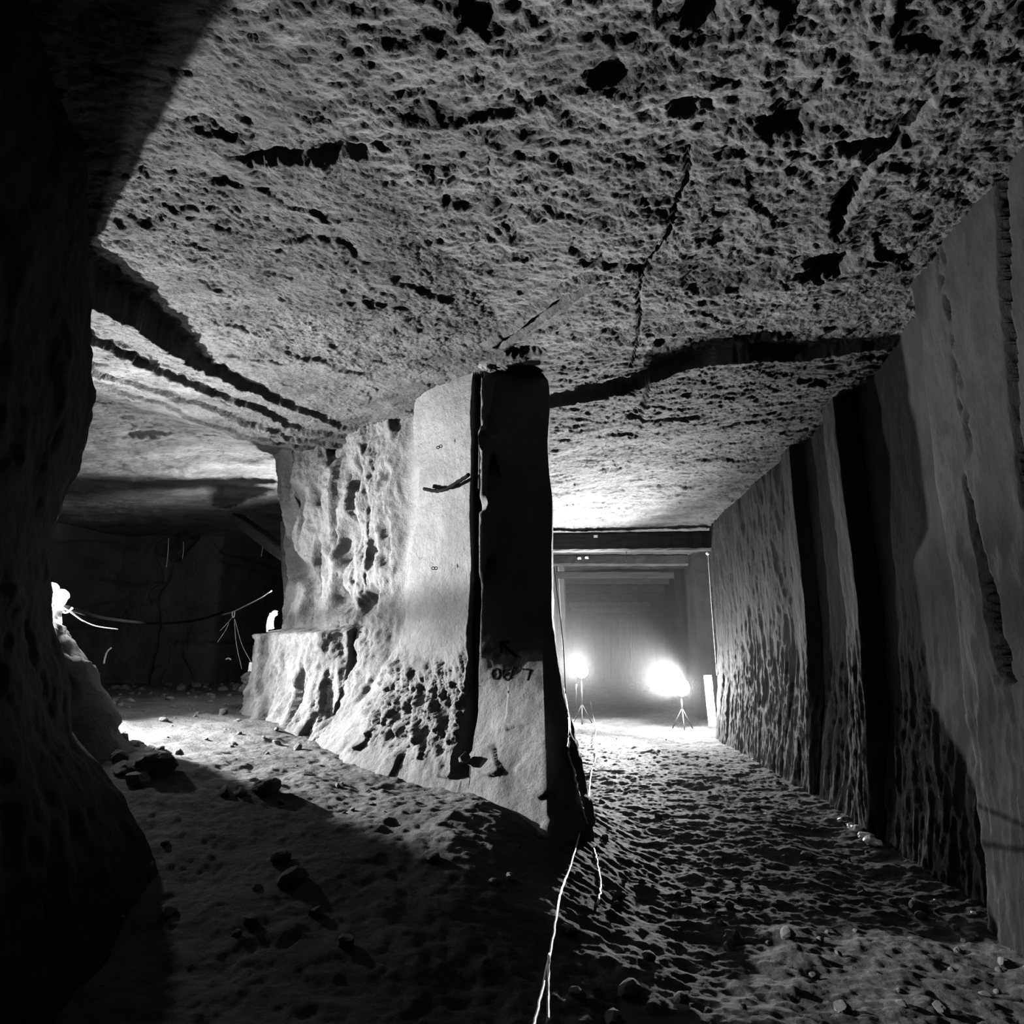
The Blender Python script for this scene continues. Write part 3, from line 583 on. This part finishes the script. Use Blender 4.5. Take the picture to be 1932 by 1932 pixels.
# the bent tube lamp on the heap
e = empty('tube_lamp', aY(506, 1192, 7.7), 'bent glowing tube lamp on the rubble heap at the pillar end', 'lamp')
bm = bmesh.new(); tube(bm, spline([aY(511, 1186, 7.7), aY(510, 1175, 7.7), aY(513, 1162, 7.7), aY(520, 1156, 7.7)], 8), .035, 10); bmobj('glowing_tube', bm, emit('tube_glow', P_CANDLE / (math.pi * .055)), e, True)
bm = bmesh.new(); tube(bm, spline([aY(504, 1192, 7.66), aY(504, 1178, 7.66), aY(508, 1163, 7.66), aY(517, 1153, 7.66), aY(523, 1154, 7.66)], 8), .011, 8); bmobj('bent_bracket', bm, M['white'], e, True)
# chamber cables
cable('sagging_cable', [aY(97, 1138, 4.86), aY(112, 1143, 4.86), aY(145, 1152, 5.2), aY(200, 1167, 6.5), aY(285, 1176, 8.6), aY(340, 1174, 9.6), aY(388, 1166, 10.4), aY(420, 1155, 10.8)], .02, 'black', 'sagging black cable from the left lamps across the chamber', 'cable')
cable('slack_cord', [aY(118, 1146, 4.85), aY(124, 1150, 4.85), aY(134, 1155, 4.95), aY(146, 1164, 5.2), aY(162, 1174, 5.8), aY(185, 1182, 7.2), aY(222, 1187, 8.0)], .006, 'cord', 'slack pale cord trailing right from the left lamps', 'cord')
cable('cord_loop', [aY(117, 1148, 4.83), aY(120, 1155, 4.83), aY(126, 1156, 4.83), aY(132, 1152, 4.83), aY(137, 1147, 4.83)], .008, 'cord', 'small curl of pale cord beside the left lamps', 'cord')
cable('bright_cable', [aY(420, 1160, 10.8), aY(440, 1154, 10.2), aY(465, 1142, 9.6), aY(490, 1129, 9.0), aY(512, 1115, 8.4)], .009, 'cord', 'bright cable rising to the right in the black chamber opening', 'cable')
bm = bmesh.new(); tube(bm, spline([aY(439, 1154, 10.1), aY(438, 1160, 10.1), aY(440, 1165, 10.1), aY(442, 1162, 10.1), aY(443, 1153, 10.1)], 4), .008, 6)
tag(bmobj('cable_tie', bm, M['cord']), 'small tie looped over the bright cable', 'tie')
for k, (a, b, c) in enumerate([((438, 1165), (428, 1177), (415, 1190)), ((432, 1175), (425, 1190), (410, 1212)), ((442, 1168), (446, 1215), (456, 1262)), ((443, 1168), (456, 1215), (474, 1250))]):
    cable('hanging_thread', [aY(*a, 10.1), aY(*b, 10.0), aY(*c, 9.9)], .0035, 'cord', ['thin thread falling left from the tie, the upper one', 'thin thread falling left from the tie, the lower one', 'thin thread hanging almost straight down from the tie', 'thin thread falling right from the tie to the heap'][k], 'thread')
for k, (a, b) in enumerate([((346, 1022), (344, 1055)), ((318, 1015), (314, 1070)), ((495, 1020), (493, 1050))]):
    cable('ceiling_thread', [aY(*a, 10.6), aY((a[0] + b[0]) / 2 + 1, (a[1] + b[1]) / 2, 10.6), aY(*b, 10.6)], .003, 'cord', ['thread hanging beside the short timber stub', 'long thread hanging before the cracked back wall', 'thread hanging below the slanting timber'][k], 'thread')
cable('wall_strip', [aY(210, 1222, 9.0), aY(202, 1230, 9.0), aY(198, 1242, 9.0), aY(196, 1252, 9.0)], .013, 'cord', 'pale curved strip against the dark left part of the back wall', 'strip')
cable('floor_strip', [aY(426, 1244, 10.5), aY(431, 1242, 10.5), aY(436, 1245, 10.5)], .012, 'cord', 'tiny pale strip lying in the black chamber opening', 'strip')
for k, (a, b, w) in enumerate([((484, 1206), (487, 1215), .025), ((476, 1250), (472, 1272), .06), ((487, 1252), (483, 1266), .035), ((480, 1218), (479, 1236), .03)]):
    bm = bmesh.new(); bar(bm, aY(*a, 7.35), aY(*b, 7.35), w, w * .6, .002, 4, k)
    tag(bmobj('wooden_peg', bm, M['palewood' if k != 3 else 'greywood']), ['small white peg on top of the rubble heap', 'broad pale board end at the left edge of the rubble heap', 'narrow pale lath beside the broad board end', 'dark upright peg on the left of the rubble heap'][k], 'peg')
# ------------------------------------------------------------------ things on the pillar
cable('hanging_hose', [aY(800, 922, 5.62), aY(818, 926, 5.5), aY(838, 924, 5.36), aY(860, 912, 5.24), aY(884, 896, 5.12)], .017, 'black', 'short dark hose bent across the pale pillar face beside the groove', 'hose', wob=.004)
for k, (px, py, Y_) in enumerate([(829, 843, 5.38), (820, 1072, 5.38)]):
    c = Vector(aY(px, py, Y_)); bm = bmesh.new()
    for s in (-1, 1): tube(bm, [c + Vector((s * .013 + .013 * math.cos(t), 0, .012 * math.sin(t) + s * (.006 if k == 0 else 0))) for t in [i * 2 * math.pi / 12 for i in range(13)]], .004, 6)
    tag(bmobj('ring_bolt', bm, M['black'], None, True), ['small dark double ring on the upper pillar face', 'small dark double ring low on the bright pillar face'][k], 'ring')
def stroke(name, pts, r, parent):
    """spray paint line lying on the rock: a thin irregular ribbon following the surface"""
    L = []
    for (x0, y0), (x1, y1) in zip(pts, pts[1:]):
        n = max(2, int(math.hypot(x1 - x0, y1 - y0) / 1.5))
        L += [(x0 + (x1 - x0) * i / n, y0 + (y1 - y0) * i / n) for i in range(n)]
    L.append(pts[-1]); P = []
    for k, (x, y) in enumerate(L):
        dx = L[min(k + 1, len(L) - 1)][0] - L[max(k - 1, 0)][0]; dy = L[min(k + 1, len(L) - 1)][1] - L[max(k - 1, 0)][1]; m = math.hypot(dx, dy) or 1
        row = []
        for s in (-1, -.5, 0, .5, 1):
            rr_ = r * (1 + .25 * math.sin(k * 1.7)); l, n = depth_on(pil, x - dy / m * s * rr_, y + dx / m * s * rr_)
            if l is None: break
            row.append(l + n * (.003 if abs(s) < 1 else .001))
        if len(row) == 5: P.append(row)
    if len(P) > 1: return gridmesh(name, np.array(P), M['paint'], parent)
g = pil
stroke('painted_digit', [(937, 1262), (931, 1264), (928, 1272), (931, 1280), (938, 1281), (943, 1274), (942, 1265), (937, 1262)], 1.9, g)
stroke('painted_digit', [(951, 1259), (948, 1268), (950, 1279), (957, 1284), (963, 1279), (962, 1271), (956, 1270), (951, 1275)], 1.9, g)
stroke('painted_stroke', [(969, 1258), (966, 1266), (964, 1276)], 1.7, g)
stroke('painted_digit', [(986, 1263), (993, 1263), (1000, 1264), (998, 1274), (995, 1284)], 1.7, g)
stroke('painted_arrow', [(975, 1240), (962, 1228), (948, 1214)], 2.6, g)
stroke('painted_arrow', [(946, 1232), (944, 1212), (962, 1211)], 2.6, g)
# twigs at the pillar foot
for k, (a, b) in enumerate([((961, 1480), (947, 1507)), ((938, 1488), (941, 1504))]):
    q = onfloor(*b); p = aY(*a, q[1] + .02); bm = bmesh.new(); bar(bm, p, (q[0], q[1], q[2]), .010 - .003 * k, .006, .001, 4, k)
    tag(bmobj('splinter', bm, M['palewood']), ['longer pale wood splinter leaning right at the foot of the pillar', 'shorter faint wood splinter left of the bright one at the pillar foot'][k], 'splinter')
# bright crumpled plastic at the right wall foot
rr = random.Random(11)
for k, (px, py, s) in enumerate([(1628, 1549, .035), (1642, 1562, .05), (1655, 1572, .075), (1668, 1582, .06), (1683, 1588, .07), (1700, 1594, .06), (1629, 1566, .02), (1718, 1600, .025), (1725, 1701, .012), (1737, 1706, .014), (1765, 1700, .012), (1906, 1723, .018), (1420, 1434, .02), (1367, 1406, .02), (1443, 1537, .018)]):
    x, y, z = onfloor(px, py, 0); bm = bmesh.new(); bmesh.ops.create_icosphere(bm, subdivisions=2, radius=1)
    for v in bm.verts:
        q = 1 + .35 * rr.uniform(-1, 1); v.co = Vector((v.co.x * q, v.co.y * q * .6, v.co.z * q * .45)) * s
    bmesh.ops.rotate(bm, verts=bm.verts, matrix=Matrix.Rotation(rr.uniform(0, 3), 3, 'Z'))
    o = bmobj('plastic_scrap', bm, M['white']); o.location = (min(x, 2.2 if k < 12 else 9), y, z + s * .35)
    if k < 8: tag(o, 'crumpled white scrap in the bright row along the foot of the right wall', 'scrap', 'white scraps at the right wall foot')
    else: tag(o, 'tiny white speck of litter on the dark tunnel floor', 'scrap', 'specks of litter on the tunnel floor')
# ------------------------------------------------------------------ dusty air deep in the tunnel
bm = bmesh.new(); bmesh.ops.create_cube(bm, size=1)
for v in bm.verts: v.co = Vector((.92 + v.co.x * 3.8, 21.3 + v.co.y * 16.2, 1.95 + v.co.z * 3.7))
m = bpy.data.materials.new('dusty_air'); m.use_nodes = True; nt = m.node_tree; nt.nodes.remove(nt.nodes['Principled BSDF'])
vv = nt.nodes.new('ShaderNodeVolumeScatter'); vv.inputs['Density'].default_value = .0033; vv.inputs['Anisotropy'].default_value = .3; vv.inputs['Color'].default_value = (1, 1, 1, 1)
nt.links.new(vv.outputs[0], nt.nodes['Material Output'].inputs['Volume'])
tag(bmobj('dusty_air', bm, m), 'thin dusty haze glowing around the tunnel lamps', 'haze', kind='stuff')
